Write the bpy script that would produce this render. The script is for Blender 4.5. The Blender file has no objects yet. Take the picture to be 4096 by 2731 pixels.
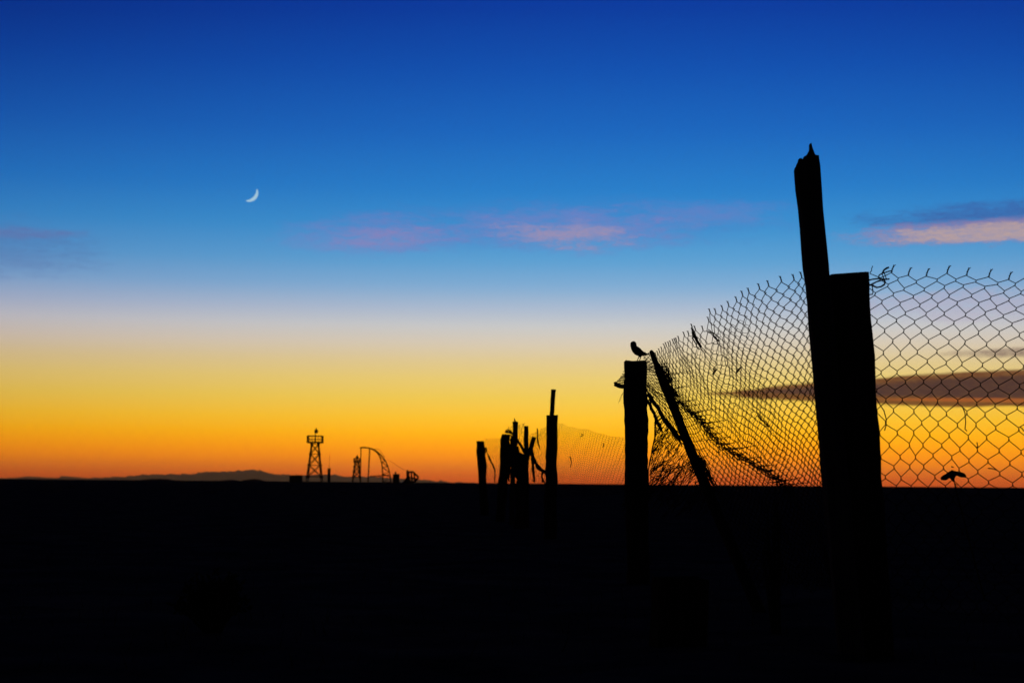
import bpy, bmesh, math, random
from mathutils import Vector, Matrix

random.seed(11)
C = bpy.context.scene
COL = C.collection
R = math.radians

# ------------------------------------------------------------------ camera
F = 6495.0                      # focal length in photo pixels (4096 wide)
EYE = 0.60
PITCH, ROLL = 4.985, 0.49
cam_m = Matrix.Rotation(R(90 + PITCH), 3, 'X') @ Matrix.Rotation(R(ROLL), 3, 'Z')
cd = bpy.data.cameras.new('camera')
cd.sensor_width = 36.0
cd.lens = 36.0 * F / 4096.0
cd.clip_start = 0.05
cd.clip_end = 300000.0
cd.dof.use_dof = True
cd.dof.focus_distance = 8.6
cd.dof.aperture_fstop = 5.2
cd.dof.aperture_blades = 7
cam = bpy.data.objects.new('camera', cd)
cam.matrix_world = Matrix.Translation((0, 0, EYE)) @ cam_m.to_4x4()
COL.objects.link(cam)
C.camera = cam
C.view_settings.view_transform = 'Standard'
C.view_settings.look = 'None'
C.view_settings.exposure = 0.0
C.view_settings.gamma = 1.0
C.view_settings.use_curve_mapping = False


def P(px, py, d):
    """the world point seen at photo pixel (px, py), d metres away from the camera"""
    r = cam_m @ Vector(((px - 2048.0) / F, (1365.5 - py) / F, -1.0))
    return Vector((0, 0, EYE)) + r * (d / r.y)


def lin(c):
    c = c / 255.0
    return c / 12.92 if c <= 0.04045 else ((c + 0.055) / 1.055) ** 2.4


# ------------------------------------------------------------------ dusk sky
W = bpy.data.worlds.new('World')
C.world = W
W.use_nodes = True
wt = W.node_tree
wt.nodes.clear()


def wn(kind, **kw):
    n = wt.nodes.new(kind)
    for k, v in kw.items():
        setattr(n, k, v)
    return n


def plug(sock, v):
    if isinstance(v, (int, float)):
        sock.default_value = v
    elif isinstance(v, tuple):
        sock.default_value = v
    else:
        wt.links.new(v, sock)


def M(op, a, b=None, c=None, clamp=False):
    n = wn('ShaderNodeMath', operation=op, use_clamp=clamp)
    plug(n.inputs[0], a)
    if b is not None:
        plug(n.inputs[1], b)
    if c is not None:
        plug(n.inputs[2], c)
    return n.outputs[0]


def smooth(x, lo, hi):
    n = wn('ShaderNodeMapRange', interpolation_type='SMOOTHSTEP')
    plug(n.inputs['Value'], x)
    n.inputs['From Min'].default_value = lo
    n.inputs['From Max'].default_value = hi
    return n.outputs['Result']


def mixc(f, a, b, mode='MIX'):
    n = wn('ShaderNodeMix', data_type='RGBA', blend_type=mode)
    plug(n.inputs[0], f)
    plug(n.inputs[6], a)
    plug(n.inputs[7], b)
    return n.outputs[2]


GAIN = 1.5                      # radiance of the brightest band, so that no ramp colour leaves 0..1


def rgb(r, g, b, gain=GAIN):
    return (lin(r) / gain, lin(g) / gain, lin(b) / gain, 1.0)


tc = wn('ShaderNodeTexCoord')
sep = wn('ShaderNodeSeparateXYZ')
wt.links.new(tc.outputs['Generated'], sep.inputs[0])
DX, DY, DZ = sep.outputs
EL = M('MULTIPLY', M('ARCSINE', DZ), 180 / math.pi)             # elevation in degrees
AZ = M('MULTIPLY', M('ARCTAN2', DX, DY), 180 / math.pi)         # azimuth in degrees, right positive

SKY = [  # elevation in degrees, sRGB colour
    (-90, (6, 4, 4)), (-1.0, (140, 44, 10)), (0.0, (232, 86, 0)), (0.25, (250, 106, 0)), (0.55, (272, 139, 0)),
    (0.90, (284, 161, 0)), (1.30, (284, 178, 0)), (1.75, (279, 195, 14)),
    (2.3, (268, 206, 48)), (3.0, (252, 211, 86)), (3.7, (242, 211, 120)), (4.3, (232, 208, 150)),
    (4.9, (222, 208, 184)), (5.5, (206, 206, 205)), (6.1, (177, 192, 212)), (6.9, (132, 176, 215)),
    (7.8, (94, 163, 214)), (9.0, (60, 147, 210)), (10.3, (40, 128, 204)), (12.3, (27, 104, 192)),
    (14.5, (17, 82, 178)), (16.9, (11, 58, 158)), (22, (7, 36, 112)), (32, (4, 18, 66)),
    (50, (2, 8, 34)), (90, (1, 4, 18))]
ramp = wn('ShaderNodeValToRGB')
cr = ramp.color_ramp
cr.interpolation = 'LINEAR'


def elpos(e):
    # square-root spacing keeps the twilight band finely sampled
    return 0.02 if e < -2 else 0.05 + 0.95 * math.sqrt((e + 1.0) / 91.0)


while len(cr.elements) > 1:
    cr.elements.remove(cr.elements[-1])
cr.elements[0].position = elpos(-90)
cr.elements[0].color = rgb(*SKY[0][1])
for e, c in SKY[1:]:
    el = cr.elements.new(elpos(e))
    el.color = rgb(*c)
ep = M('MULTIPLY_ADD', M('SQRT', M('MAXIMUM', M('DIVIDE', M('ADD', EL, 1.0), 91.0), 0.0)), 0.95, 0.05)
ep = M('SUBTRACT', ep, M('MULTIPLY', M('LESS_THAN', EL, -1.0), 0.03))
plug(ramp.inputs[0], ep)

# twilight glow: brightest over the sunken sun, falling off to both sides
AZ0 = 5.5
rel = M('SUBTRACT', AZ, AZ0)
rel2 = M('MULTIPLY', rel, rel)


# the pale band reaches farthest round; the red below and the blue above fade sooner
hgt = M('DIVIDE', M('SUBTRACT', M('MINIMUM', EL, 17.0), 5.5), 11.0)
NARROW = M('MULTIPLY_ADD', M('MULTIPLY', hgt, hgt), 1.3, 0.75)


def fall(sig, floor):
    return M('MULTIPLY_ADD', M('EXPONENT', M('MULTIPLY', M('MULTIPLY', rel2, NARROW), -1.0 / (sig * sig))), 1 - floor, floor)


glow = wn('ShaderNodeCombineXYZ')
plug(glow.inputs[0], fall(41.0, 0.05))
plug(glow.inputs[1], fall(38.5, 0.05))
plug(glow.inputs[2], fall(48.0, 0.06))
base = mixc(1.0, ramp.outputs[0], glow.outputs[0], 'MULTIPLY')


# clouds: thin strata at fixed places of the sky, in degrees of azimuth and elevation
def cloud_noise(sa, se, seed, detail=6.0, rough=0.6, dist=0.4):
    cv = wn('ShaderNodeCombineXYZ')
    plug(cv.inputs[0], M('MULTIPLY', AZ, sa))
    plug(cv.inputs[1], M('MULTIPLY', EL, se))
    cv.inputs[2].default_value = seed
    n = wn('ShaderNodeTexNoise')
    n.inputs['Scale'].default_value = 1.0
    n.inputs['Detail'].default_value = detail
    n.inputs['Roughness'].default_value = rough
    n.inputs['Distortion'].default_value = dist
    wt.links.new(cv.outputs[0], n.inputs['Vector'])
    return n.outputs['Fac']


def patch(a0, e0, wa, we, slope=0.0, power=2.0):
    """soft elliptical reach of one cloud: 1 in its middle, 0 outside"""
    da = M('DIVIDE', M('SUBTRACT', AZ, a0), wa)
    line = M('MULTIPLY_ADD', M('SUBTRACT', AZ, a0), slope, e0)
    de = M('DIVIDE', M('SUBTRACT', EL, line), we)
    q = M('ADD', M('POWER', M('ABSOLUTE', da), power), M('POWER', M('ABSOLUTE', de), power))
    return M('SUBTRACT', 1.0, q)


def azel(px, py):
    r = cam_m @ Vector(((px - 2048.0) / F, (1365.5 - py) / F, -1.0))
    r.normalize()
    return math.degrees(math.atan2(r.x, r.y)), math.degrees(math.asin(r.z))


na = cloud_noise(0.55, 2.6, 3.1)
nb = cloud_noise(1.5, 5.0, 8.7)
nc = cloud_noise(2.6, 13.0, 1.9, 8.0, 0.72, 1.1)
nn = M('ADD', M('MULTIPLY_ADD', na, 1.3, M('MULTIPLY', nb, 0.8)), M('MULTIPLY_ADD', nc, 0.9, -0.25))        # roughly 0.6 .. 1.9, middle 1.25
sky = base


def add_cloud(col, box, amount, slope=0.0, edge=(-0.15, 0.75), noise=0.9, power=2.0, n=None, grain=0.45):
    global sky
    (x0, y0, x1, y1) = box
    a0, e0 = azel((x0 + x1) / 2, (y0 + y1) / 2)
    a1, _ = azel(x1, (y0 + y1) / 2)
    _, e1 = azel((x0 + x1) / 2, y0)
    m = patch(a0, e0, max(0.1, a1 - a0), max(0.03, e1 - e0), slope, power)
    m = M('MULTIPLY_ADD', M('SUBTRACT', nn if n is None else n, 1.25), noise, m)
    f = M('MULTIPLY', M('MULTIPLY', smooth(m, *edge), M('MULTIPLY_ADD', smooth(nc, 0.30, 0.68), grain, 1.0 - grain)), amount)
    sky = mixc(f, sky, rgb(*col))


# pale pink wisps in the middle
add_cloud((80, 124, 196), (1200, 790, 3250, 1010), 0.45, 0.02, (-0.3, 1.1), 1.3)
add_cloud((126, 128, 194), (1120, 860, 1900, 1025), 0.62, 0.04, (-0.4, 1.4), 1.9)
add_cloud((156, 134, 182), (1300, 900, 1800, 990), 0.50, 0.055, (-0.2, 1.6), 2.6)
add_cloud((128, 130, 194), (1760, 825, 2780, 1010), 0.62, -0.015, (-0.4, 1.4), 2.0)
add_cloud((172, 150, 174), (1960, 885, 2560, 1000), 0.75, -0.055, (-0.1, 1.6), 2.7)
add_cloud((128, 128, 194), (2400, 800, 3220, 905), 0.36, -0.02, (-0.3, 1.5), 2.1)
# bright streak at the right edge with a blue grey top
add_cloud((60, 86, 158), (3330, 795, 4800, 915), 0.75, 0.012, (-0.3, 1.0), 1.3)
add_cloud((146, 130, 172), (3330, 866, 4800, 976), 0.80, 0.010, (-0.25, 0.7), 1.4, 2.4, None, 0.35)
add_cloud((190, 164, 158), (3430, 880, 4800, 970), 0.90, 0.010, (0.05, 0.85), 1.7, 2.6, None, 0.55)
# grey smudge at the left edge
add_cloud((80, 106, 166), (-500, 860, 470, 1120), 0.42, 0.0, (-0.2, 1.2), 1.5)
add_cloud((112, 108, 164), (-300, 900, 420, 960), 0.40, 0.03, (0.0, 1.2), 1.8)
# dull mauve haze over the right
add_cloud((186, 176, 196), (3300, 1140, 4500, 1300), 0.55, 0.0, (-0.1, 1.1), 1.8)
add_cloud((128, 104, 98), (3700, 1378, 4900, 1428), 0.85, 0.01, (-0.2, 0.9), 0.8)
# dark bars low on the right
nl = M('MULTIPLY_ADD', cloud_noise(0.22, 3.2, 5.5, 5.0, 0.5), 1.7, M('MULTIPLY', cloud_noise(0.9, 5.0, 2.2), 0.8))
add_cloud((102, 50, 30), (2610, 1472, 5600, 1630), 0.97, 0.016, (-0.04, 0.16), 0.30, 1.25, nl, 0.1)
add_cloud((68, 48, 48), (2780, 1492, 5500, 1600), 0.90, 0.014, (-0.05, 0.35), 0.35, 1.25, nl, 0.25)
add_cloud((190, 100, 42), (3300, 1590, 4700, 1610), 0.65, -0.016, (-0.1, 0.8), 1.0, 2.0, nl, 0.3)

bg = wn('ShaderNodeBackground')
plug(bg.inputs[0], sky)
bg.inputs[1].default_value = GAIN
nish = wn('ShaderNodeTexSky', sky_type='NISHITA')
nish.sun_disc = False
nish.sun_elevation = R(-8.0)
nish.sun_rotation = R(AZ0)
bg2 = wn('ShaderNodeBackground')
wt.links.new(nish.outputs[0], bg2.inputs[0])
bg2.inputs[1].default_value = 0.05
add = wn('ShaderNodeAddShader')
wt.links.new(bg.outputs[0], add.inputs[0])
wt.links.new(bg2.outputs[0], add.inputs[1])
out = wn('ShaderNodeOutputWorld')
wt.links.new(add.outputs[0], out.inputs['Surface'])


# ------------------------------------------------------------------ materials
def mat(name, c1, c2, scale=8.0, stretch=(1, 1, 1), bump=0.4, rough=0.95, dist=0.01):
    m = bpy.data.materials.new(name)
    m.use_nodes = True
    t = m.node_tree
    b = t.nodes['Principled BSDF']
    b.inputs['Roughness'].default_value = rough
    b.inputs['Specular IOR Level'].default_value = 0.0
    co = t.nodes.new('ShaderNodeTexCoord')
    mp = t.nodes.new('ShaderNodeMapping')
    mp.inputs['Scale'].default_value = stretch
    nz = t.nodes.new('ShaderNodeTexNoise')
    nz.inputs['Scale'].default_value = scale
    nz.inputs['Detail'].default_value = 8
    nz.inputs['Roughness'].default_value = 0.65
    rp = t.nodes.new('ShaderNodeValToRGB')
    rp.color_ramp.elements[0].color = (*c1, 1)
    rp.color_ramp.elements[1].color = (*c2, 1)
    rp.color_ramp.elements[0].position = 0.32
    rp.color_ramp.elements[1].position = 0.68
    bp = t.nodes.new('ShaderNodeBump')
    bp.inputs['Strength'].default_value = bump
    bp.inputs['Distance'].default_value = dist
    L = t.links.new
    L(co.outputs['Object'], mp.inputs[0])
    L(mp.outputs[0], nz.inputs['Vector'])
    L(nz.outputs['Fac'], rp.inputs[0])
    L(rp.outputs[0], b.inputs['Base Color'])
    L(nz.outputs['Fac'], bp.inputs['Height'])
    L(bp.outputs[0], b.inputs['Normal'])
    return m


def emit(name, col, strength):
    m = bpy.data.materials.new(name)
    m.use_nodes = True
    t = m.node_tree
    t.nodes.clear()
    e = t.nodes.new('ShaderNodeEmission')
    e.inputs[0].default_value = col
    e.inputs[1].default_value = strength
    o = t.nodes.new('ShaderNodeOutputMaterial')
    t.links.new(e.outputs[0], o.inputs[0])
    return m


M_SOIL = mat('dark_soil', (0.050, 0.040, 0.032), (0.160, 0.122, 0.096), 1.6, bump=0.6, dist=0.05)
M_HILL = mat('hill_rock', (0.05, 0.04, 0.03), (0.10, 0.075, 0.055), 0.002, bump=0.2, dist=20)
M_WOOD = mat('weathered_timber', (0.020, 0.014, 0.010), (0.060, 0.043, 0.030), 22, (1, 1, 0.07), 0.7, dist=0.006)
M_GREY = mat('grey_board', (0.035, 0.030, 0.026), (0.090, 0.075, 0.062), 26, (1, 1, 0.06), 0.6, dist=0.005)
M_WIRE = mat('rusted_wire', (0.028, 0.016, 0.012), (0.070, 0.042, 0.030), 60, bump=0.2, rough=0.8, dist=0.001)
M_STEEL = mat('weathered_steel', (0.030, 0.022, 0.018), (0.080, 0.055, 0.042), 3, bump=0.3, rough=0.8, dist=0.01)
M_FEATHER = mat('brown_feathers', (0.025, 0.019, 0.014), (0.075, 0.056, 0.040), 90, (1, 1, 2.5), 0.5, dist=0.002)
M_BEAK = mat('dark_beak', (0.012, 0.010, 0.009), (0.030, 0.026, 0.022), 60, bump=0.1, rough=0.5, dist=0.001)
M_PLANT = mat('dry_twigs', (0.022, 0.018, 0.010), (0.065, 0.050, 0.030), 40, bump=0.3, dist=0.002)


# ------------------------------------------------------------------ mesh helpers
class MB:
    def __init__(self):
        self.v = []
        self.f = []

    def tube(self, pts, r, sides=5, cap=True, flat=1.0):
        n = len(pts)
        rs = r if isinstance(r, (list, tuple)) else [r] * n
        b = len(self.v)
        up = None
        for i in range(n):
            t = pts[min(i + 1, n - 1)] - pts[max(i - 1, 0)]
            if t.length < 1e-9:
                t = Vector((0, 0, 1))
            t.normalize()
            if up is None:
                up = Vector((0, 1, 0)) if abs(t.y) < 0.9 else Vector((1, 0, 0))
            a = up - t * up.dot(t)
            if a.length < 1e-6:
                a = t.orthogonal()
            a.normalize()
            up = a
            c = t.cross(a)
            for k in range(sides):
                w = 2 * math.pi * k / sides
                self.v.append(pts[i] + a * (math.cos(w) * rs[i] * flat) + c * (math.sin(w) * rs[i]))
        for i in range(n - 1):
            for k in range(sides):
                k2 = (k + 1) % sides
                self.f.append((b + i * sides + k, b + i * sides + k2, b + (i + 1) * sides + k2, b + (i + 1) * sides + k))
        if cap:
            self.f.append(tuple(b + k for k in reversed(range(sides))))
            self.f.append(tuple(b + (n - 1) * sides + k for k in range(sides)))

    def box(self, c, sx, sy, sz, rot=None):
        b = len(self.v)
        for z in (-1, 1):
            for x, y in ((-1, -1), (1, -1), (1, 1), (-1, 1)):
                p = Vector((x * sx / 2, y * sy / 2, z * sz / 2))
                self.v.append(Vector(c) + (rot @ p if rot else p))
        q = [(3, 2, 1, 0), (4, 5, 6, 7), (0, 1, 5, 4), (1, 2, 6, 5), (2, 3, 7, 6), (3, 0, 4, 7)]
        self.f += [tuple(b + i for i in s) for s in q]

    def bar(self, a, b_, w, h=None):
        """square bar between two points"""
        d = b_ - a
        self.tube([a, b_], w * 0.7071, 4)

    def timber(self, a, b_, w, th, yaw=0.0, segs=14, jit=0.003, taper=1.0, cap_jit=0.004):
        """rough sawn squared post from a to b_ (world), chamfered corners, wandering edges"""
        base = len(self.v)
        ax = (b_ - a)
        L = ax.length
        ax.normalize()
        x = Vector((math.cos(yaw), math.sin(yaw), 0))
        x = (x - ax * x.dot(ax)).normalized()
        y = ax.cross(x)
        ch = 0.12
        prof = [(-1, -1 + ch), (-1 + ch, -1), (1 - ch, -1), (1, -1 + ch), (1, 1 - ch), (1 - ch, 1), (-1 + ch, 1), (-1, 1 - ch)]
        n = len(prof)
        drift = [0.0] * n
        for i in range(segs + 1):
            t = i / segs
            s = 1 + (taper - 1) * t
            p0 = a + ax * (L * t)
            for k, (u, v) in enumerate(prof):
                drift[k] = drift[k] * 0.6 + random.gauss(0, jit)
                q = p0 + x * (u * w / 2 * s + drift[k] * (1 if u > 0 else -1)) + y * (v * th / 2 * s + drift[k] * 0.6)
                if i == segs:
                    q += ax * random.uniform(-cap_jit, cap_jit)
                self.v.append(q)
        for i in range(segs):
            for k in range(n):
                k2 = (k + 1) % n
                self.f.append((base + i * n + k, base + i * n + k2, base + (i + 1) * n + k2, base + (i + 1) * n + k))
        self.f.append(tuple(base + k for k in reversed(range(n))))
        c = len(self.v)
        self.v.append(b_ + ax * random.uniform(-0.004, 0.002))
        for k in range(n):
            self.f.append((base + segs * n + k, base + segs * n + (k + 1) % n, c))

    def build(self, name, m, parent=None, loc=None, smooth=False, kind=None):
        o0 = parent['_loc'] if parent is not None and '_loc' in parent else None
        org = Vector(o0) if o0 is not None else (Vector(loc) if loc is not None else Vector((0, 0, 0)))
        me = bpy.data.meshes.new(name)
        me.from_pydata([tuple(p - org) for p in self.v], [], self.f)
        me.materials.append(m)
        if smooth:
            me.polygons.foreach_set('use_smooth', [True] * len(me.polygons))
        me.update()
        o = bpy.data.objects.new(name, me)
        COL.objects.link(o)
        if parent is not None:
            o.parent = parent
            o['_loc'] = tuple(org)
        else:
            o.location = org
            o['_loc'] = tuple(org)
        if kind:
            o['kind'] = kind
        return o


def thing(name, label, cat, loc, group=None):
    o = bpy.data.objects.new(name, None)
    o.empty_display_size = 0.1
    COL.objects.link(o)
    o.location = loc
    o['_loc'] = tuple(loc)
    return tag(o, label, cat, group)


def tag(o, label, cat, group=None):
    o['label'] = label
    o['category'] = cat
    if group:
        o['group'] = group
    return o


def interp(tab, x):
    if x <= tab[0][0]:
        a, b = tab[0], tab[1]
    elif x >= tab[-1][0]:
        a, b = tab[-2], tab[-1]
    else:
        for a, b in zip(tab, tab[1:]):
            if a[0] <= x <= b[0]:
                break
    t = (x - a[0]) / (b[0] - a[0])
    return [p + (q - p) * t for p, q in zip(a[1:], b[1:])]


def ground_z(x, y):
    n = 0.022 * math.sin(x * 1.7 + 0.6 * y) * math.sin(y * 1.1 - 0.4 * x) + 0.012 * math.sin(x * 5.1 + y * 2.3) * math.sin(y * 4.3 - x)
    return n if y < 60 else n * max(0, 1 - (y - 60) / 40)


def swell(y):
    """the flat rises very gently to just under eye level some way off"""
    t = max(0.0, min(1.0, (y - 45.0) / 215.0))
    return 0.56 * t * t * (3 - 2 * t)


def to_ground(a, b_):
    """carry the line from a down through b_ on into the ground"""
    d = b_ - a
    t = (-0.12 - a.z) / d.z
    return a + d * t


# ------------------------------------------------------------------ ground, hills, haze
def grid_axis(lim, first, grow):
    v, s, o = 0.0, first, [0.0]
    while v < lim:
        v += s
        s *= grow
        o.append(min(v, lim))
    return o


g = MB()
xs = grid_axis(24000, 0.14, 1.075)
xs = [-x for x in reversed(xs[1:])] + xs
ys = [-300, -100, -40, -15, -6, -2] + [y for y in grid_axis(24500, 0.14, 1.045)]
for y in ys:
    for x in xs:
        z = ground_z(x, y) if abs(x) < 60 and y < 100 else 0.0
        if abs(x) < 60 and y < 60:
            z += random.gauss(0, 0.006)
        g.v.append(Vector((x, y, z + swell(y))))
nx = len(xs)
for j in range(len(ys) - 1):
    for i in range(nx - 1):
        g.f.append((j * nx + i, j * nx + i + 1, (j + 1) * nx + i + 1, (j + 1) * nx + i))
ground = g.build('ground', M_SOIL, smooth=True)
ground['kind'] = 'structure'

RIDGE = [(-700, 1903), (-300, 1899), (0, 1908), (50, 1904), (90, 1898), (130, 1905), (220, 1906), (250, 1899), (290, 1906),
         (400, 1907), (480, 1901), (550, 1895), (620, 1893), (690, 1895), (780, 1897), (812, 1890), (900, 1885), (945, 1883),
         (985, 1881), (1005, 1875), (1030, 1881), (1060, 1892), (1110, 1897), (1220, 1899), (1300, 1897), (1345, 1901),
         (1400, 1906), (1480, 1906), (1560, 1908), (1640, 1914), (1720, 1921), (1800, 1926), (1900, 1931), (2000, 1935)]
h = MB()
D_H = 19000.0
cols = []
n_cross = 9
px = -700.0
rows = 0
while px <= 2000:
    py = interp(RIDGE, px)[0] + random.gauss(0, 2.2) + max(0.0, min(6.0, (900 - px) * 0.011))
    top = P(px, py, D_H)
    hz = max(top.z, 2.0)
    wob = 300 * math.sin(px * 0.013)
    for k in range(n_cross):
        t = (k - 4) / 4.0
        prof = (1 - abs(t)) ** 1.25
        ripple = 1 + 0.18 * math.sin(px * 0.11 + k * 2.1) * (1 - prof)
        y = D_H + wob + t * 2600
        h.v.append(Vector((top.x * (y / D_H) if t < 0 else top.x, y, -6 + (hz + 6) * prof * ripple)))
    rows += 1
    px += 9
for i in range(rows - 1):
    for k in range(n_cross - 1):
        h.f.append((i * n_cross + k, (i + 1) * n_cross + k, (i + 1) * n_cross + k + 1, i * n_cross + k + 1))
hills = h.build('hills', M_HILL, smooth=True)
hills['kind'] = 'structure'

# low rises of the flat, far off on the left
for n_, (px0, px1, rise, d) in enumerate([(560, 700, 6, 900), (880, 960, 5, 700), (965, 1060, 9, 650)]):
    b = MB()
    c0 = P((px0 + px1) / 2, 1925, d)
    wid = (px1 - px0) * d / F
    hgt = rise * d / F
    nu, nv = 24, 10
    for i in range(nu + 1):
        for k in range(nv + 1):
            u, v = i / nu * 2 - 1, k / nv * 2 - 1
            q = max(0.0, 1 - u * u) * max(0.0, 1 - v * v)
            b.v.append(Vector((c0.x + u * wid / 2, d + v * wid * 0.4, 0.54 + hgt * q * (1 + 0.25 * math.sin(u * 9) * math.cos(v * 5 + u * 4)))))
    for i in range(nu):
        for k in range(nv):
            b.f.append((i * (nv + 1) + k, (i + 1) * (nv + 1) + k, (i + 1) * (nv + 1) + k + 1, i * (nv + 1) + k + 1))
    o = b.build('terrain_rise', M_SOIL, smooth=True)
    o['kind'] = 'structure'

hm = bpy.data.materials.new('evening_air')
hm.use_nodes = True
ht = hm.node_tree
ht.nodes.clear()
pv = ht.nodes.new('ShaderNodeVolumePrincipled')
pv.inputs['Color'].default_value = (0.98, 0.68, 0.36, 1)
pv.inputs['Density'].default_value = 2.3e-5
pv.inputs['Anisotropy'].default_value = 0.85
ho = ht.nodes.new('ShaderNodeOutputMaterial')
ht.links.new(pv.outputs[0], ho.inputs['Volume'])
hb = MB()
hb.box((0, 12100, 119), 49000, 25000, 242)
haze = hb.build('haze', hm)
haze['kind'] = 'stuff'

# ------------------------------------------------------------------ moon and planet, far beyond the air
def lune(px, py, rad_px, ang, cut, d):
    """the sunlit sliver of a ball: what lies between its limb and its terminator"""
    ctr = P(px, py, d)
    view = (Vector((0, 0, EYE)) - ctr).normalized()
    right = (cam_m @ Vector((1, 0, 0)))
    right = (right - view * right.dot(view)).normalized()
    up = view.cross(right)
    s = right * math.cos(ang) + up * math.sin(ang)
    t = right * -math.sin(ang) + up * math.cos(ang)
    rad = rad_px * d / F
    b = MB()
    nu, nv = 40, 8
    for i in range(nu + 1):
        a = R(-64 + 128 * i / nu)
        for k in range(nv + 1):
            x = math.cos(a) * (cut + (1 - cut) * k / nv)
            y = math.sin(a)
            z = math.sqrt(max(0.0, 1 - x * x - y * y))
            b.v.append(ctr + (s * x + t * y + view * z) * rad)
    for i in range(nu):
        for k in range(nv):
            b.f.append((i * (nv + 1) + k, (i + 1) * (nv + 1) + k, (i + 1) * (nv + 1) + k + 1, i * (nv + 1) + k + 1))
    n0 = len(b.v)
    # inner shell so that the sliver is a body, not a film
    for p in list(b.v):
        b.v.append(ctr + (p - ctr) * 0.96)
    b.f += [tuple(n0 + i for i in reversed(f)) for f in list(b.f)]
    return b, ctr


b, ctr = lune(997, 772, 36.0, R(-44), 0.64, 60000.0)
moon = b.build('moon', emit('moonlight', (0.36, 0.57, 0.72, 1), 1.0), loc=ctr, smooth=True)
tag(moon, 'thin pale crescent moon in the blue sky at upper left', 'moon')

pc = P(248, 645, 60000.0)
me = bpy.data.meshes.new('planet')
bm = bmesh.new()
bmesh.ops.create_icosphere(bm, subdivisions=3, radius=8.5 * 60000 / F)
bm.to_mesh(me)
bm.free()
me.materials.append(emit('planet_glow', rgb(33, 108, 188, 1.0), 1.0))
planet = bpy.data.objects.new('planet', me)
planet.location = pc
COL.objects.link(planet)
tag(planet, 'faint bluish planet dot high in the sky left of the moon', 'planet')

# ------------------------------------------------------------------ timber posts of the fence
def post(name, label, top, low, w_px, d, th=None, mat_=M_WOOD, yaw=0.0, group=None, taper=1.0, jit=0.003, cap=0.004, low_w=None, segs=16):
    a = P(*low, d)
    b_ = P(*top, d)
    base_ = to_ground(b_, a)
    w = w_px * d / F
    loc = Vector((base_.x, base_.y, 0))
    m = MB()
    m.timber(base_, b_, w, th or w, yaw, segs, jit, taper, cap)
    o = m.build(name, mat_, loc=loc)
    return tag(o, label, 'post', group)


POSTS = 'weathered timber fence posts'
corner = post('timber_post', 'thick squared corner post, nearest of the fence, with a taller splintered board nailed to it',
              (3385, 1099), (3441, 1945), 150, 6.0, group=POSTS, jit=0.0024, cap=0.004, segs=34)
post('timber_post', 'squared timber post with the small bird perched on its flat top', (2540, 1446), (2547, 1936), 86, 10.4, group=POSTS, segs=40, jit=0.0032, cap=0.006)
post('timber_post', 'thick distant post with a thin crooked board sticking up from its top', (2209, 1660), (2204, 1934), 50, 18.4, group=POSTS, taper=0.80, jit=0.006)
post('timber_post', 'stubby flat topped post standing alone, leftmost of the fence', (1922, 1764), (1931, 1930), 30, 31, group=POSTS, taper=0.95, jit=0.006, cap=0.012)
post('timber_post', 'broad leaning post of the far cluster, left of the thin spiked stake', (2024, 1737), (2011, 1931), 34, 25, group=POSTS, taper=0.90, jit=0.008)
post('timber_post', 'flat topped post of the far cluster with a short brace leaning against it', (2107, 1703), (2106, 1932), 21, 22.5, group=POSTS, taper=0.72, jit=0.007)
post('timber_post', 'short thick stump among the far cluster of posts, in front of the taller post', (2092, 1817), (2085, 1932), 34, 22.0, group=POSTS, jit=0.012, cap=0.03)


# the splintered board nailed to the corner post
def splintered_board():
    d = 5.885
    a = P(3343, 1945, d)
    b_ = P(3229, 672, d)
    base_ = to_ground(b_, a)
    w = 89 * d / F
    loc = Vector((base_.x, base_.y, 0))
    m = MB()
    m.timber(base_, b_, w, 0.081, 0, 26, 0.0018, 1.0, 0.0)
    prof = [(3184.5, 672), (3186, 655), (3189, 641), (3197, 639), (3203, 643), (3207, 641), (3210, 632), (3213, 630), (3216, 633), (3219, 625),
            (3222, 628), (3226, 618), (3231, 605), (3233.5, 590), (3232.5, 582), (3236, 579), (3239, 583), (3244, 600), (3248, 612),
            (3253, 625), (3258, 627), (3267, 628), (3270, 645), (3273.5, 672)]
    for lay, (dy, sc) in enumerate(((-0.027, 1.0), (0.0, 0.72), (0.027, 0.45))):
        n0 = len(m.v)
        for s in (-1, 1):
            for px, py in prof:
                q = P(px, 674 + (py - 672) * (sc if py < 672 else 1), d)
                q.y += dy + s * 0.0134
                q.x += random.gauss(0, 0.0006)
                m.v.append(q)
        k = len(prof)
        for i in range(k - 1):
            m.f.append((n0 + i, n0 + i + 1, n0 + k + i + 1, n0 + k + i))
        # strips down to the bottom line, as a fan of quads
        for s in (0, 1):
            nb0 = len(m.v)
            for px, py in prof:
                q = P(px, 678, d)
                q.y += dy + (-1, 1)[s] * 0.0134
                m.v.append(q)
            for i in range(k - 1):
                m.f.append((n0 + s * k + i, n0 + s * k + i + 1, nb0 + i + 1, nb0 + i))
    o = m.build('splintered_board', M_GREY, loc=loc)
    tag(o, 'tall leaning board with a splintered spike at its top, in front of the corner post', 'board')


splintered_board()


def board(name, label, cat, pts, w_px, d, mat_=M_GREY, th=0.6, group=None, jit=0.003, grounded=True, segs=8, spike=None):
    a, b_ = P(*pts[0], d), P(*pts[1], d)
    if grounded:
        a = to_ground(b_, a)
    w = w_px * d / F
    m = MB()
    m.timber(a, b_, w, w * th, 0.2, segs, jit, 1.0, 0.004)
    if spike:
        m.tube([b_ - (b_ - a).normalized() * 0.02, P(*spike, d)], [w * 0.3, 0.004], 5)
    o = m.build(name, mat_, loc=Vector((a.x, a.y, max(a.z, 0) if grounded else a.z)))
    return tag(o, label, cat, group)


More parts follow.
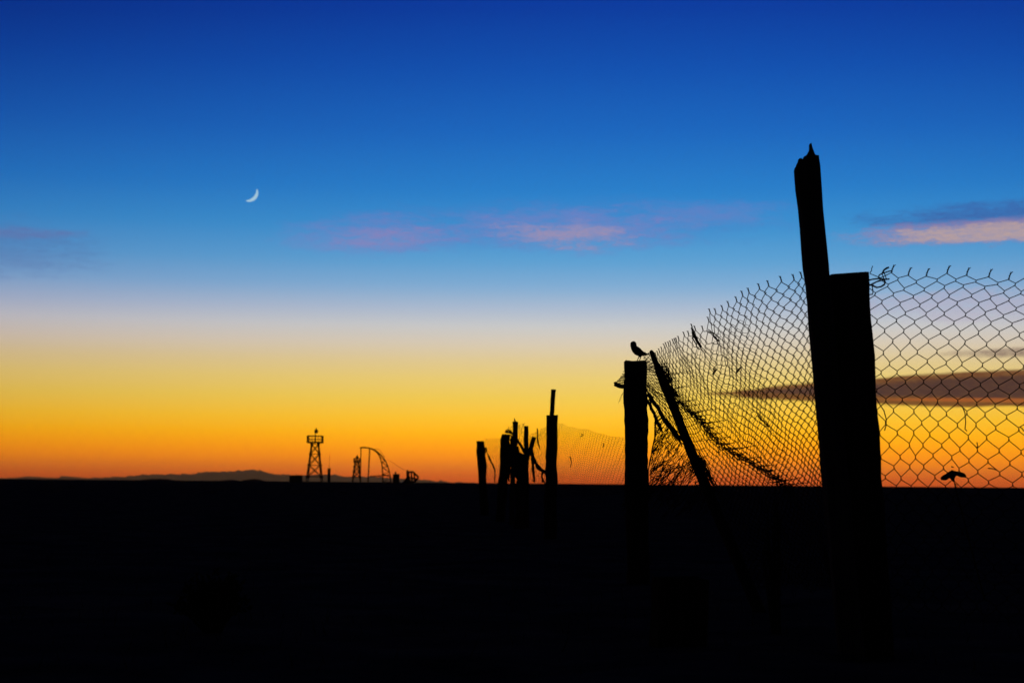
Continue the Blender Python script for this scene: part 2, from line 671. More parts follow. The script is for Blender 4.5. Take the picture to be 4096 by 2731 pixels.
board('thin_board', 'thin crooked board rising from the top of the thick distant post', 'board', ((2206, 1668), (2215, 1557)), 17, 18.35, grounded=False, jit=0.002)
board('thin_stake', 'thin tall stake with a spiked top, tallest of the far cluster', 'stake', ((2051, 1932), (2062, 1686)), 18, 23.5, spike=(2057, 1672), jit=0.006, segs=12)
board('wooden_brace', 'short brace leaning outward to the right from the far cluster post', 'brace', ((2110, 1835), (2138, 1748)), 15, 22.2, grounded=False, jit=0.004)
board('wooden_brace', 'thin brace slanting down between the spiked stake and the flat topped post', 'brace', ((2068, 1755), (2098, 1810)), 9, 22.9, grounded=False, jit=0.004)


# leaning pole that props the sagging mesh, on the right of the bird's post
def leaning_pole():
    d0, d1 = 9.9, 8.6
    pts = [(2606, 1408, 9), (2612, 1422, 10), (2622, 1448, 11), (2630, 1466, 12), (2635, 1477, 17), (2652, 1520, 18), (2684, 1600, 17),
           (2712, 1670, 17), (2746, 1757, 17), (2789, 1864, 18), (2820, 1936, 19)]
    m = MB()
    L = [P(x, y, d0 + (d1 - d0) * i / (len(pts) - 1)) for i, (x, y, w) in enumerate(pts)]
    rs = [w * d0 / F for x, y, w in pts]
    e = to_ground(L[-2], L[-1])
    L2, r2 = [], []
    for i in range(len(L) - 1):
        for k in range(4):
            t = k / 4
            L2.append(L[i].lerp(L[i + 1], t))
            r2.append((rs[i] + (rs[i + 1] - rs[i]) * t) * random.uniform(0.92, 1.08))
    L2 += [L[-1], e]
    r2 += [rs[-1], rs[-1] * 1.05]
    m.tube(L2, r2, 9)
    o = m.build('leaning_pole', M_WOOD, loc=Vector((e.x, e.y, 0)))
    tag(o, 'leaning round pole propping up the sagging wire mesh beside the perched bird', 'pole')


leaning_pole()

# nub on the leftmost post
nb = MB()
nb.tube([P(1934, 1800, 30.8), P(1945, 1792, 30.8), P(1946, 1803, 30.8), P(1938, 1812, 30.8)], [0.03, 0.028, 0.022, 0.02], 6)
o = nb.build('wire_clump', M_WIRE, loc=P(1940, 1800, 30.8))
tag(o, 'small clump of bent wire on the side of the leftmost post', 'wire')


# ------------------------------------------------------------------ chain link mesh
def noise_node(store, key, amp):
    if key not in store:
        store[key] = (random.gauss(0, amp), random.gauss(0, amp))
    return store[key]


def strand_pts(S, k, rows, store, amp, r, px_m, tip=None, odd=0.07, spiral=None):
    """one zigzag wire of the weave; neighbours hook into it at every other bend"""
    pts = []
    for hh in range(0, 2 * rows + 1):
        u = k + ((hh + k) & 1)
        side = 1 if ((hh + k) & 1) else -1
        jx, jy = noise_node(store, (u, hh), amp)
        x, y, d = S(u, hh / 2.0)
        x0, y0, _ = S(u, hh / 2.0 - odd)
        x1, y1, _ = S(u, hh / 2.0 + odd)
        z = side * r * 1.05
        leg_in = spiral * side if spiral else Vector((0, 0, 0))
        leg_out = -leg_in
        ov = S(u + 0.035 * side, hh / 2.0)[0] - x
        if hh > 0:
            pts.append(P(x0 + jx + ov * 0.6, y0 + jy, d + z) + leg_in)
        else:
            if tip:
                ph = 0.0 if side > 0 else math.pi
                tx, ty = tip
                n = 7
                q = []
                for i in range(n):
                    t = 1 - i / (n - 1)
                    a = ph + t * 9.0
                    q.append(P(x + jx + tx * t ** 1.6 + math.cos(a) * 2.0 * px_m + (6 * side * px_m if t > 0.97 else 0),
                               y + jy + ty * t, d + math.sin(a) * r))
                pts += q
        if hh < 2 * rows:
            pts.append(P(x1 + jx + ov * 0.6, y1 + jy, d + z) + leg_out)
        # soft bow of the wire half way to the next bend
        if hh < 2 * rows:
            u2 = k + ((hh + 1 + k) & 1)
            j2 = noise_node(store, (u2, hh + 1), amp)
            xa, ya, da = S((u + u2) / 2, hh / 2.0 + 0.25)
            pts.append(P(xa + (jx + j2[0]) / 2, ya + (jy + j2[1]) / 2, da) + leg_out * 1.15)
    return pts


# right panel, seen square on
TOPX = [(0, 3484), (1, 3564), (2, 3635), (3, 3712), (4, 3792), (5, 3873), (6, 3957), (7, 4037), (8, 4112), (9, 4192), (10, 4272), (12, 4432)]
TOPY = [(0, 1090), (1, 1083), (2, 1095), (3, 1099), (4, 1095), (5, 1096), (6, 1097), (7, 1110), (8, 1112), (9, 1104), (12, 1104)]
BOTX = [(-1, 3345), (0, 3418), (1, 3489), (2, 3559), (3, 3629), (4, 3697), (5, 3765), (6, 3835), (7, 3910), (8, 3993), (9, 4082), (10, 4170), (12, 4350)]
OFF = [(0, 0, 1095), (1, -16, 1150), (2, -41, 1217), (3, -59, 1286), (4, -77, 1366), (5, -88, 1450), (6, -98, 1526), (7, -108, 1602),
       (8, -105, 1690), (9, -95, 1782), (10, -88, 1866), (11, -80, 1945), (12, -74, 2028), (18, -50, 2540)]
TOPXe = [(-3, 3250), (-1, 3405)] + TOPX


def S_right(u, j):
    c = u / 2.0
    ox, oy = interp(OFF, j)
    x0 = interp(TOPXe, c)[0]
    xb = interp(BOTX, c)[0]
    x = x0 + ox + (xb - x0 + 95) * min(1.15, j / 9.0)
    y = oy + (interp(TOPY, c)[0] - 1095) * max(0.0, 1 - j / 4.0) + max(0.0, c - 4.5) * 6.0 * min(1.2, j / 9.0)
    x += 3.5 * math.sin(c * 2.1 + j * 0.9)
    y += 3.0 * math.sin(c * 1.3 - j * 1.4)
    return x, y, 6.11 - 0.02 * c + 0.02 * math.sin(c * 0.9 + j * 0.5)


def sag_pt(px, py, d, name='x'):
    return P(px, py, d)


WR = 0.0018
loc = Vector((2.4, 6.1, 0))
right = thing('chain_link_mesh', 'wide diamond wire mesh panel seen square on, right of the corner post', 'wire mesh', loc, 'chain link mesh of the old fence')
store = {}
for k in range(0, 22):
    m = MB()
    m.tube(strand_pts(S_right, k, 17, store, 2.8, WR, 1.0, tip=(11, -27), spiral=Vector((0.1, 1, 0)) * 0.004), WR * 0.96, 5)
    m.build('wire', M_WIRE, right, smooth=True)
# bent tie wires that still hold it to the corner post
for pl, r in (([(3462, 1141), (3485, 1140), (3508, 1150), (3525, 1146), (3537, 1138), (3541, 1128), (3536, 1120)], 0.0034),
              ([(3541, 1118), (3525, 1122), (3505, 1128), (3492, 1136), (3489, 1148), (3492, 1166), (3490, 1177), (3464, 1180)], 0.0023),
              ([(3470, 1122), (3490, 1117), (3516, 1114), (3535, 1117), (3548, 1117), (3556, 1116)], 0.0030),
              ([(3470, 1122), (3466, 1134), (3464, 1150), (3470, 1122)], 0.0022),
              ([(3514, 1112), (3517, 1100), (3530, 1093), (3550, 1087), (3564, 1083)], 0.0024),
              ([(3530, 1092), (3536, 1080), (3546, 1073), (3554, 1070)], 0.0036),
              ([(3528, 1094), (3532, 1106), (3536, 1116)], 0.0018), ([(3537, 1092), (3542, 1106), (3546, 1117)], 0.0018),
              ([(3463, 1155), (3472, 1168), (3468, 1178)], 0.0018)):
    m = MB()
    m.tube([P(x, y, 6.0 + 0.012 * i) for i, (x, y) in enumerate(pl)], r, 6)
    m.build('tie_wire', M_WIRE, right, smooth=True)
for pl in ([(3505, 1592), (3520, 1618), (3536, 1642), (3545, 1675), (3545, 1700), (3538, 1722)], [(3849, 1624), (3860, 1650), (3863, 1690), (3860, 1716), (3868, 1723)],
           [(3952, 1872), (3968, 1873), (3988, 1879)], [(4078, 1706), (4088, 1712), (4096, 1724)], [(3908, 1768), (3911, 1784), (3905, 1792)]):
    m = MB()
    m.tube([P(x, y, 6.05) for x, y in pl], 0.0022, 5)
    m.build('loose_wire', M_WIRE, right, smooth=True)

# middle panel, sagging back to the bird's post
TOP2 = [(-1, 3265, 1085), (0, 3235, 1095), (1, 3202, 1109), (2, 3172, 1115), (3, 3125, 1126), (4, 3077, 1142), (5, 3040, 1156), (6, 3000, 1175), (7, 2971, 1188),
        (8, 2940, 1205), (9, 2911, 1224), (10, 2889, 1238), (11, 2866, 1248), (12, 2845, 1252), (13, 2839, 1285), (14, 2812, 1324), (15, 2786, 1321),
        (16, 2769, 1317), (17, 2749, 1346), (18, 2737, 1346), (19, 2719, 1360), (21, 2700, 1367), (23, 2682, 1378), (26, 2661, 1389),
        (28, 2640, 1400), (30, 2618, 1411), (32, 2594, 1419), (34, 2570, 1425)]
BOT2 = [(-1, 3322, 1843), (0, 3304, 1850), (12, 3086, 1922), (21, 2928, 1960), (24, 2874, 1966), (25.5, 2826, 1910), (27, 2780, 1848), (28.8, 2722, 1765),
        (30.5, 2660, 1668), (32.2, 2612, 1600), (34, 2570, 1546)]
FOLD = [(2640, 1470), (2665, 1535), (2690, 1590), (2740, 1628), (2790, 1672), (2850, 1742), (2900, 1790), (2950, 1822), (3000, 1850), (3080, 1900), (3150, 1950)]
FOLD2 = [(2764, 1308), (2776, 1340), (2792, 1372), (2806, 1396)]
FOLD3 = [(3030, 1640), (3055, 1680), (3085, 1725)]


def near_on(poly, x, y):
    best = None
    for (x0, y0), (x1, y1) in zip(poly, poly[1:]):
        dx, dy = x1 - x0, y1 - y0
        t = max(0.0, min(1.0, ((x - x0) * dx + (y - y0) * dy) / (dx * dx + dy * dy)))
        qx, qy = x0 + dx * t, y0 + dy * t
        dd = math.hypot(x - qx, y - qy)
        if best is None or dd < best[0]:
            best = (dd, qx, qy)
    return best


def S_mid(u, j, J=17.0):
    c = u / 2.0
    x0, y0 = interp(TOP2, c)
    x1, y1 = interp(BOT2, c)
    t = j / J
    gg = 1.25 * t - 0.25 * t * t if t < 1 else 1 + 0.75 * (t - 1)
    x = x0 + (x1 - x0) * gg
    y = y0 + (y1 - y0) * gg
    x += 4.0 * math.sin(c * 0.9 + j * 0.55) * min(1, 20 / (4 + c))
    y += 3.0 * math.sin(c * 0.7 - j * 0.8)
    for poly, rad, st in ((FOLD, 54.0, 0.62), (FOLD2, 26.0, 0.6), (FOLD3, 22.0, 0.45)):
        dd, qx, qy = near_on(poly, x, y)
        if dd < rad * 2.2:
            s = st * math.exp(-(dd / rad) ** 2)
            x += (qx - x) * s
            y += (qy - y) * s
    d = 6.12 + (10.33 - 6.12) * max(0.0, c) / 34.0
    return x, y, d + 0.05 * math.sin(c * 0.8 + j * 0.6)


loc = Vector((1.0, 8.2, 0))
mid = thing('chain_link_mesh', 'sagging wrinkled wire mesh panel between the corner post and the bird post', 'wire mesh', loc, 'chain link mesh of the old fence')
store = {}
for k in range(-2, 68):
    c = k / 2.0
    rows = 32 if c < 24.5 else 17
    m = MB()
    sc = 6.0 / (6.12 + 4.2 * max(0, c) / 34)
    m.tube(strand_pts(S_mid, k, rows, store, 1.5 * sc, WR, sc, tip=(-7 * sc, -25 * sc), spiral=Vector((-0.96, -0.25, 0)) * 0.0042), WR, 4 if c > 14 else 5)
    m.build('wire', M_WIRE, mid, smooth=True)


# a slack second layer of thin wire hanging close behind, where the mesh has folded over itself
m = MB()
st = {}
for k in range(14, 66):
    m.tube(strand_pts(lambda u, j: (lambda q: (q[0], q[1], q[2] + 0.05))(S_mid(u + 0.55, j * 0.93 + 1.4)), k, 32 if k < 48 else 15, st, 2.0, 0.0011, 0.8), 0.0011, 3)
m.build('slack_layer', M_WIRE, mid, smooth=True, kind='stuff')


def tangle(poly, d0, d1, n, spread, r, wob=0.35, step=9, sides=4):
    """a bundle of bent wires that follows a line"""
    out_ = MB()
    L = [0.0]
    for (x0, y0), (x1, y1) in zip(poly, poly[1:]):
        L.append(L[-1] + math.hypot(x1 - x0, y1 - y0))
    tab = [(l, x, y) for l, (x, y) in zip(L, poly)]
    for i in range(n):
        s = random.uniform(0, L[-1] * 0.25)
        e = L[-1] - random.uniform(0, L[-1] * 0.15)
        ox, oy = random.gauss(0, spread * 0.5), random.gauss(0, spread * 0.5)
        pts = []
        while s < e:
            x, y = interp(tab, s)
            ox += random.gauss(0, spread * wob)
            oy += random.gauss(0, spread * wob)
            ox *= 0.85
            oy *= 0.85
            d = d0 + (d1 - d0) * s / L[-1]
            pts.append(P(x + ox, y + oy, d + random.gauss(0, 0.006)))
            s += step
        if len(pts) > 2:
            out_.tube(pts, r, sides)
    return out_


# crumpled seam, tangles and the twisted edge cord of the sagging mesh


def seam():
    """rows of the mesh rucked up along the fold, with short bits of wire crowded together"""
    tab = []
    l = 0.0
    for i, (x, y) in enumerate(FOLD):
        if i:
            l += math.hypot(x - FOLD[i - 1][0], y - FOLD[i - 1][1])
        tab.append((l, x, y))
    m_ = MB()
    for i in range(210):
        s_ = random.uniform(0, l)
        x, y = interp(tab, s_)
        d = 9.1 - 2.4 * s_ / l
        ox, oy = random.gauss(0, 7), random.gauss(0, 5)
        a = random.gauss(0.55, 0.8)
        ln = random.uniform(10, 30)
        pts = [P(x + ox + math.cos(a) * ln * q / 3 + random.gauss(0, 2.2), y + oy + math.sin(a) * ln * q / 3 + random.gauss(0, 2.2), d) for q in range(4)]
        m_.tube(pts, random.choice((0.0015, 0.002, 0.0028)), 4)
    s_ = 30.0
    while s_ < l:
        x, y = interp(tab, s_)
        d = 9.1 - 2.4 * s_ / l
        for side, reach in ((1, random.uniform(50, 120)), (-1, random.uniform(0, 75) if s_ > l * 0.45 else 0)):
            for w in range(3 if side > 0 else 2):
                n = int(reach / 7)
                pts = []
                for q in range(n):
                    dx = side * q * 7.0
                    pts.append(P(x + dx + random.gauss(0, 1.2), y - dx * 0.13 + (q & 1) * 4 + random.gauss(0, 1.8) + w * 1.5, d - dx * 0.003))
                pts = pts[:max(0, n - w * 4)]
                if len(pts) > 2:
                    m_.tube(pts, 0.0017, 4)
        s_ += random.uniform(26, 40)
    return m_


seam().build('crumpled_seam', M_WIRE, mid, smooth=True, kind='stuff')
tangle(FOLD2, 7.6, 7.8, 6, 8, 0.0028, step=7).build('wire_knot', M_WIRE, mid, smooth=True)
tangle([(2826, 1318), (2845, 1335), (2862, 1358), (2880, 1372)], 7.4, 7.2, 3, 5, 0.0026, step=7).build('wire_knot', M_WIRE, mid, smooth=True)
tangle([(2650, 1440), (2672, 1500), (2690, 1550), (2720, 1600)], 9.5, 9.0, 7, 9, 0.003).build('wire_knot', M_WIRE, mid, smooth=True)
tangle([(3028, 1660), (3060, 1690), (3080, 1715)], 6.9, 6.8, 3, 6, 0.0024, step=7).build('wire_knot', M_WIRE, mid, smooth=True)
tangle([(2792, 1815), (2812, 1860), (2832, 1900), (2850, 1945)], 8.8, 8.6, 16, 12, 0.0026, step=7).build('wire_knot', M_WIRE, mid, smooth=True)
CORD = [(2578, 1548), (2600, 1590), (2640, 1640), (2670, 1690), (2705, 1738), (2735, 1770)]
tangle(CORD, 10.3, 9.4, 9, 7, 0.006).build('twisted_cord', M_WIRE, mid, smooth=True)
tangle([(2585, 1590), (2606, 1630), (2622, 1665), (2636, 1700), (2650, 1735)], 10.3, 10.1, 5, 5, 0.005).build('twisted_cord', M_WIRE, mid, smooth=True)

# crushed lower layer under the cord
LEFT3 = [(0.0, 2598, 1600), (0.18, 2616, 1660), (0.4, 2617, 1735), (0.7, 2602, 1830), (1.0, 2594, 1945)]
RIGHT3 = [(0.0, 2690, 1700), (0.3, 2740, 1735), (1.0, 2850, 1945)]


def S_low(u, j, U=34.0, J=30.0, ph=0.0):
    s, t = u / U, j / J
    x0, y0 = interp(LEFT3, t)
    x1, y1 = interp(RIGHT3, t)
    x = x0 + (x1 - x0) * s
    y = y0 + (y1 - y0) * s
    x += (5 * math.sin(s * 9 + t * 13 + ph) + 3 * math.sin(s * 23 - t * 17 + ph)) * min(1, 6 * s)
    y += 5 * math.sin(s * 14 - t * 9 + 2 * ph)
    return x, y, 10.25 - 1.4 * s + 0.06 * math.sin(7 * s + 5 * t + ph)




def crushed():
    m_ = MB()

    def inside(x, y):
        t = (y - 1600) / 345.0
        xl = interp(LEFT3, max(0, min(1, t)))[0]
        xr = 2606 + (y - 1410) * 0.405 - 6
        ytop = interp([(2578, 1548), (2600, 1590), (2640, 1640), (2670, 1690), (2705, 1738), (2735, 1770), (2800, 1860)], x)[0] + 4
        return xl <= x <= xr and y >= ytop

    def run(x, y, ang, r, ln, wav):
        pts = []
        ph = random.uniform(0, 6)
        for q in range(int(ln / 7)):
            a = ang + wav * math.sin(q * 0.5 + ph)
            x += math.cos(a) * 7
            y -= math.sin(a) * 7
            if not inside(x, y) and y < 1945:
                if len(pts) > 2:
                    m_.tube(pts, r, 3)
                pts = []
                continue
            pts.append(P(x + random.gauss(0, 0.8), y + random.gauss(0, 0.8), 10.2 - (x - 2600) * 0.005 + random.gauss(0, 0.01)))
        if len(pts) > 2:
            m_.tube(pts, r, 3)
    for i in range(640):
        x = random.uniform(2480, 2850)
        y = random.uniform(1700, 2080)
        run(x, y, R(random.gauss(54, 4)), random.choice((0.0015, 0.0018, 0.0024)), random.uniform(40, 130), 0.22)
    for i in range(330):
        x = random.uniform(2560, 2800)
        y = random.uniform(1600, 1990)
        run(x, y, R(random.gauss(-62, 10)), 0.0017, random.uniform(25, 70), 0.35)
    for i in range(26):
        run(random.uniform(2560, 2650), random.uniform(1880, 1990), R(random.gauss(30, 12)), 0.0024, random.uniform(60, 160), 0.3)
    # its own raw left edge
    for i in range(3):
        m_.tube([P(x + random.gauss(0, 2), y, 10.24) for x, y in [(2600, 1606), (2612, 1640), (2620, 1680), (2621, 1720), (2617, 1750), (2608, 1800), (2601, 1840), (2596, 1880), (2594, 1945)]], 0.0026, 4)
    return m_


crushed().build('crushed_mesh', M_WIRE, mid, smooth=True, kind='stuff')

# flap of mesh bent round the left side of the bird's post
fl = MB()
for i in range(7):
    y0 = 1478 + i * 9
    x_end = 2494 - i * 6.0
    fl.tube([P(2502, y0 + 4, 10.36), P((2502 + x_end) / 2 + random.gauss(0, 2), y0 + 8 + random.gauss(0, 2), 10.4), P(x_end, y0 + 8 + i * 0.8, 10.42)], 0.0022, 4)
for i in range(7):
    x = 2496 - i * 5.5
    fl.tube([P(x + 3, 1490 + i * 6, 10.4), P(x - 2, 1515 + i * 3, 10.41), P(x, 1541, 10.41)], 0.0022, 4)
fl.build('bent_flap', M_WIRE, mid, smooth=True)
tangle([(2457, 1532), (2475, 1541), (2492, 1546), (2504, 1548)], 10.42, 10.36, 9, 5, 0.005, step=6).build('bent_flap', M_WIRE, mid, smooth=True)
for a_ in (((2500, 1558), (2484, 1582), (2474, 1612)), ((2502, 1560), (2488, 1580), (2480, 1604))):
    m = MB()
    m.tube([P(x, y, 10.36) for x, y in a_], 0.0010, 4)
    m.build('loose_thread', M_PLANT, mid, smooth=True)

# far panel between the bird's post and the thick distant post
def S_far(u, j):
    t = j / 13.0
    s = max(0.0, min(1.0, u / 64.0 - 0.55 * t))     # 0 at the distant post, 1 at the bird's post
    d = 18.3 + (10.5 - 18.3) * s
    xa, xb = P(2222, 1900, 18.3).x, P(2506, 1900, 10.5).x
    X = xa + (xb - xa) * s
    px = 2048 + X * F / d
    top = 1692 + 62 * ((px - 2235) / 265.0) + 3 * math.sin(px * 0.05)
    foot = 1933 + 0.0085 * (px - 2200)
    return px, top + (foot - top) * t + 2 * math.sin(s * 30 + j), d + 0.05 * math.sin(s * 40)


loc = Vector((0.6, 14.4, 0))
far = thing('chain_link_mesh', 'fine distant wire mesh panel between the bird post and the thick distant post', 'wire mesh', loc, 'chain link mesh of the old fence')
m = MB()
st = {}
for k in range(101):
    m.tube(strand_pts(S_far, k, 16, st, 0.4, 0.0012, 0.45, odd=0.1), 0.0012, 3)
m.build('woven_wire', M_WIRE, far, smooth=True, kind='stuff')
for pl in ([(2325, 1735), (2334, 1738), (2322, 1746)], [(2412, 1772), (2416, 1780), (2410, 1788)], [(2280, 1825), (2286, 1845), (2282, 1868)]):
    m = MB()
    m.tube([P(x, y, 13.5) for x, y in pl], 0.004, 4)
    m.build('caught_twig', M_PLANT, far, smooth=True)


# ragged mesh between the far cluster posts
def ragged(label, poly_top, poly_bot, n, rows, d0, d1, r, amp, loc_px):
    t_ = thing('chain_link_mesh', label, 'wire mesh', P(*loc_px, d0) * 1.0, 'chain link mesh of the old fence')
    t_.location.z = 0
    t_['_loc'] = tuple(t_.location)

    def S(u, j):
        s, t = u / n, j / rows
        x0, y0 = interp(poly_top, s)
        x1, y1 = interp(poly_bot, s)
        return x0 + (x1 - x0) * t, y0 + (y1 - y0) * t, d0 + (d1 - d0) * s
    m_ = MB()
    st_ = {}
    for k in range(n):
        m_.tube(strand_pts(S, k, rows, st_, amp, r, 0.3, odd=0.1), r, 3)
    m_.build('woven_wire', M_WIRE, t_, smooth=True, kind='stuff')
    return t_


rg = ragged('ragged slumped wire mesh between the far cluster and the thick distant post', [(0, 2110, 1745), (0.5, 2148, 1722), (1, 2190, 1704)], [(0, 2120, 1935), (1, 2192, 1936)], 40, 16, 22.5, 18.6, 0.0014, 1.8, (2150, 1930))
tangle([(2128, 1790), (2130, 1822), (2140, 1850), (2158, 1872), (2178, 1888), (2192, 1902)], 22, 19, 9, 5, 0.012, step=6).build('twisted_cord', M_WIRE, rg, smooth=True)
tangle([(2126, 1815), (2132, 1860), (2136, 1905), (2138, 1936)], 22, 22, 6, 4, 0.010, step=8).build('twisted_cord', M_WIRE, rg, smooth=True)
tangle([(2172, 1880), (2168, 1905), (2176, 1936)], 19.5, 19.5, 4, 4, 0.008, step=6).build('twisted_cord', M_WIRE, rg, smooth=True)
tangle([(2148, 1703), (2150, 1740), (2154, 1780), (2160, 1800)], 20.5, 20.5, 2, 2, 0.006, step=8).build('twisted_cord', M_WIRE, rg, smooth=True)
rg = ragged('crumpled wire mesh caught between the leaning post and the thin spiked stake', [(0, 2022, 1716), (0.4, 2045, 1706), (1, 2100, 1690)], [(0, 2030, 1932), (1, 2105, 1932)], 36, 18, 25, 22.5, 0.0016, 2.6, (2055, 1930))
tangle([(2026, 1722), (2036, 1726), (2048, 1732), (2058, 1738)], 25, 24, 8, 8, 0.007, step=5).build('wire_knot', M_WIRE, rg, smooth=True)
tangle([(2030, 1760), (2046, 1800), (2066, 1850), (2090, 1890)], 24, 22.6, 9, 9, 0.012, step=7).build('wire_knot', M_WIRE, rg, smooth=True)
tangle([(2040, 1735), (2044, 1800), (2036, 1870), (2034, 1932)], 24, 24, 6, 6, 0.012, step=9).build('wire_knot', M_WIRE, rg, smooth=True)
tangle([(2072, 1770), (2068, 1830), (2072, 1880), (2070, 1932)], 23, 23, 7, 7, 0.014, step=9).build('wire_knot', M_WIRE, rg, smooth=True)
ragged('thin faded wire mesh hanging between the leftmost post and the far cluster', [(0, 1937, 1752), (1, 2008, 1752)], [(0, 1945, 1932), (1, 2000, 1932)], 44, 14, 30.5, 25.2, 0.0011, 1.2, (1970, 1930))
m = tangle([(1946, 1805), (1958, 1832), (1972, 1862), (1980, 1885), (1979, 1932)], 30, 29, 3, 2, 0.009, step=8)
o = m.build('hanging_wire', M_WIRE, loc=P(1979, 1932, 29))
tag(o, 'bent wire drooping from the leftmost post down to the ground', 'wire')


# ------------------------------------------------------------------ birds
def fuse(name, mb, voxel, m, loc, parent=None):
    me_ = bpy.data.meshes.new(name + '_raw')
    me_.from_pydata([tuple(p - loc) for p in mb.v], [], mb.f)
    ob = bpy.data.objects.new(name + '_raw', me_)
    COL.objects.link(ob)
    rm = ob.modifiers.new('fuse', 'REMESH')
    rm.mode = 'VOXEL'
    rm.voxel_size = voxel
    sm = ob.modifiers.new('soft', 'SMOOTH')
    sm.factor = 0.5
    sm.iterations = 1
    dg = bpy.context.evaluated_depsgraph_get()
    new = bpy.data.meshes.new_from_object(ob.evaluated_get(dg))
    bpy.data.objects.remove(ob)
    bpy.data.meshes.remove(me_)
    new.name = name
    new.materials.clear()
    new.materials.append(m)
    new.polygons.foreach_set('use_smooth', [True] * len(new.polygons))
    o_ = bpy.data.objects.new(name, new)
    COL.objects.link(o_)
    if parent:
        o_.parent = parent
    else:
        o_.location = loc
    o_['_loc'] = tuple(loc)
    return o_


def loft(mb, sect, sides=14):
    """closed body through (centre, radius across, radius along depth)"""
    b0 = len(mb.v)
    n = len(sect)
    for i, (c, ru, rv) in enumerate(sect):
        t = (sect[min(i + 1, n - 1)][0] - sect[max(i - 1, 0)][0]).normalized()
        v = Vector((0, 1, 0))
        u = t.cross(v).normalized()
        for k in range(sides):
            a = 2 * math.pi * k / sides
            mb.v.append(c + u * (ru * math.cos(a)) + v * (rv * math.sin(a)))
    for i in range(n - 1):
        for k in range(sides):
            k2 = (k + 1) % sides
            mb.f.append((b0 + i * sides + k, b0 + i * sides + k2, b0 + (i + 1) * sides + k2, b0 + (i + 1) * sides + k))
    mb.f.append(tuple(b0 + k for k in reversed(range(sides))))
    mb.f.append(tuple(b0 + (n - 1) * sides + k for k in range(sides)))


def crop(x, y):
    return 2430 + x / 6.27, 1350 + y / 6.27


def perched_bird():
    d = 10.38
    s = d / F / 6.27
    Q = lambda x, y, dd=0.0: P(*crop(x, y), d + dd)
    body = MB()
    # head to tail along the back
    loft(body, [(Q(644, 92), 14 * s, 14 * s), (Q(645, 100), 42 * s, 40 * s), (Q(647, 124), 68 * s, 66 * s), (Q(650, 168), 79 * s, 77 * s), (Q(655, 215), 78 * s, 77 * s),
                (Q(668, 255), 85 * s, 84 * s), (Q(704, 302), 100 * s, 100 * s), (Q(750, 342), 106 * s, 104 * s), (Q(800, 374), 96 * s, 98 * s),
                (Q(852, 394), 74 * s, 84 * s), (Q(905, 408), 52 * s, 64 * s), (Q(955, 414), 36 * s, 50 * s), (Q(1000, 418), 22 * s, 40 * s), (Q(1056, 420), 11 * s, 32 * s)])
    # folded wings
    for sd in (-1, 1):
        loft(body, [(Q(690, 235, sd * 0.018), 20 * s, 14 * s), (Q(740, 290, sd * 0.022), 50 * s, 18 * s), (Q(800, 345, sd * 0.022), 52 * s, 18 * s),
                    (Q(870, 385, sd * 0.018), 36 * s, 14 * s), (Q(940, 408, sd * 0.010), 16 * s, 9 * s), (Q(985, 418, sd * 0.005), 6 * s, 5 * s)], 10)
    # legs with thighs, shanks and toes
    for (kx, fx, dd) in ((798, 737, -0.010), (836, 792, 0.010)):
        body.tube([Q(kx - 8, 380, dd), Q(kx, 440, dd), Q(kx - 2, 478, dd), Q(fx + 34, 520, dd), Q(fx, 592, dd)],
                  [40 * s, 30 * s, 18 * s, 11 * s, 10 * s], 8)
        for tx, ty in ((-44, -0.004), (-34, -0.014), (-30, 0.010), (34, 0.0)):
            body.tube([Q(fx, 588, dd), Q(fx + tx * 0.5, 590, dd + ty * 0.5), Q(fx + tx, 598, dd + ty)], [9 * s, 8 * s, 5 * s], 6)
    loc_ = Q(765, 603)
    root = thing('perched_bird', 'small round headed bird facing left, perched on the flat post top', 'bird', loc_, 'small dark birds')
    bo = fuse('body', body, 0.0011, M_FEATHER, loc_, root)
    bk = MB()
    bk.tube([Q(600, 196, -0.004), Q(578, 204, -0.006), Q(566, 213, -0.007)], [12 * s, 8 * s, 1.5 * s], 8)
    bk.build('beak', M_BEAK, root, smooth=True)
    for sd in (-1, 1):
        e = MB()
        c = Q(612, 160, sd * 0.0085)
        loft(e, [(c + Vector((0, 0, z)) * s, math.sqrt(max(1, 81 - z * z)) * s, math.sqrt(max(1, 81 - z * z)) * s) for z in (-9, -6, 0, 6, 9)], 8)
        e.build('eye', M_BEAK, root, smooth=True)


perched_bird()


def crop6(x, y):
    return 3480 + x / 3.818, 1700 + y / 3.818


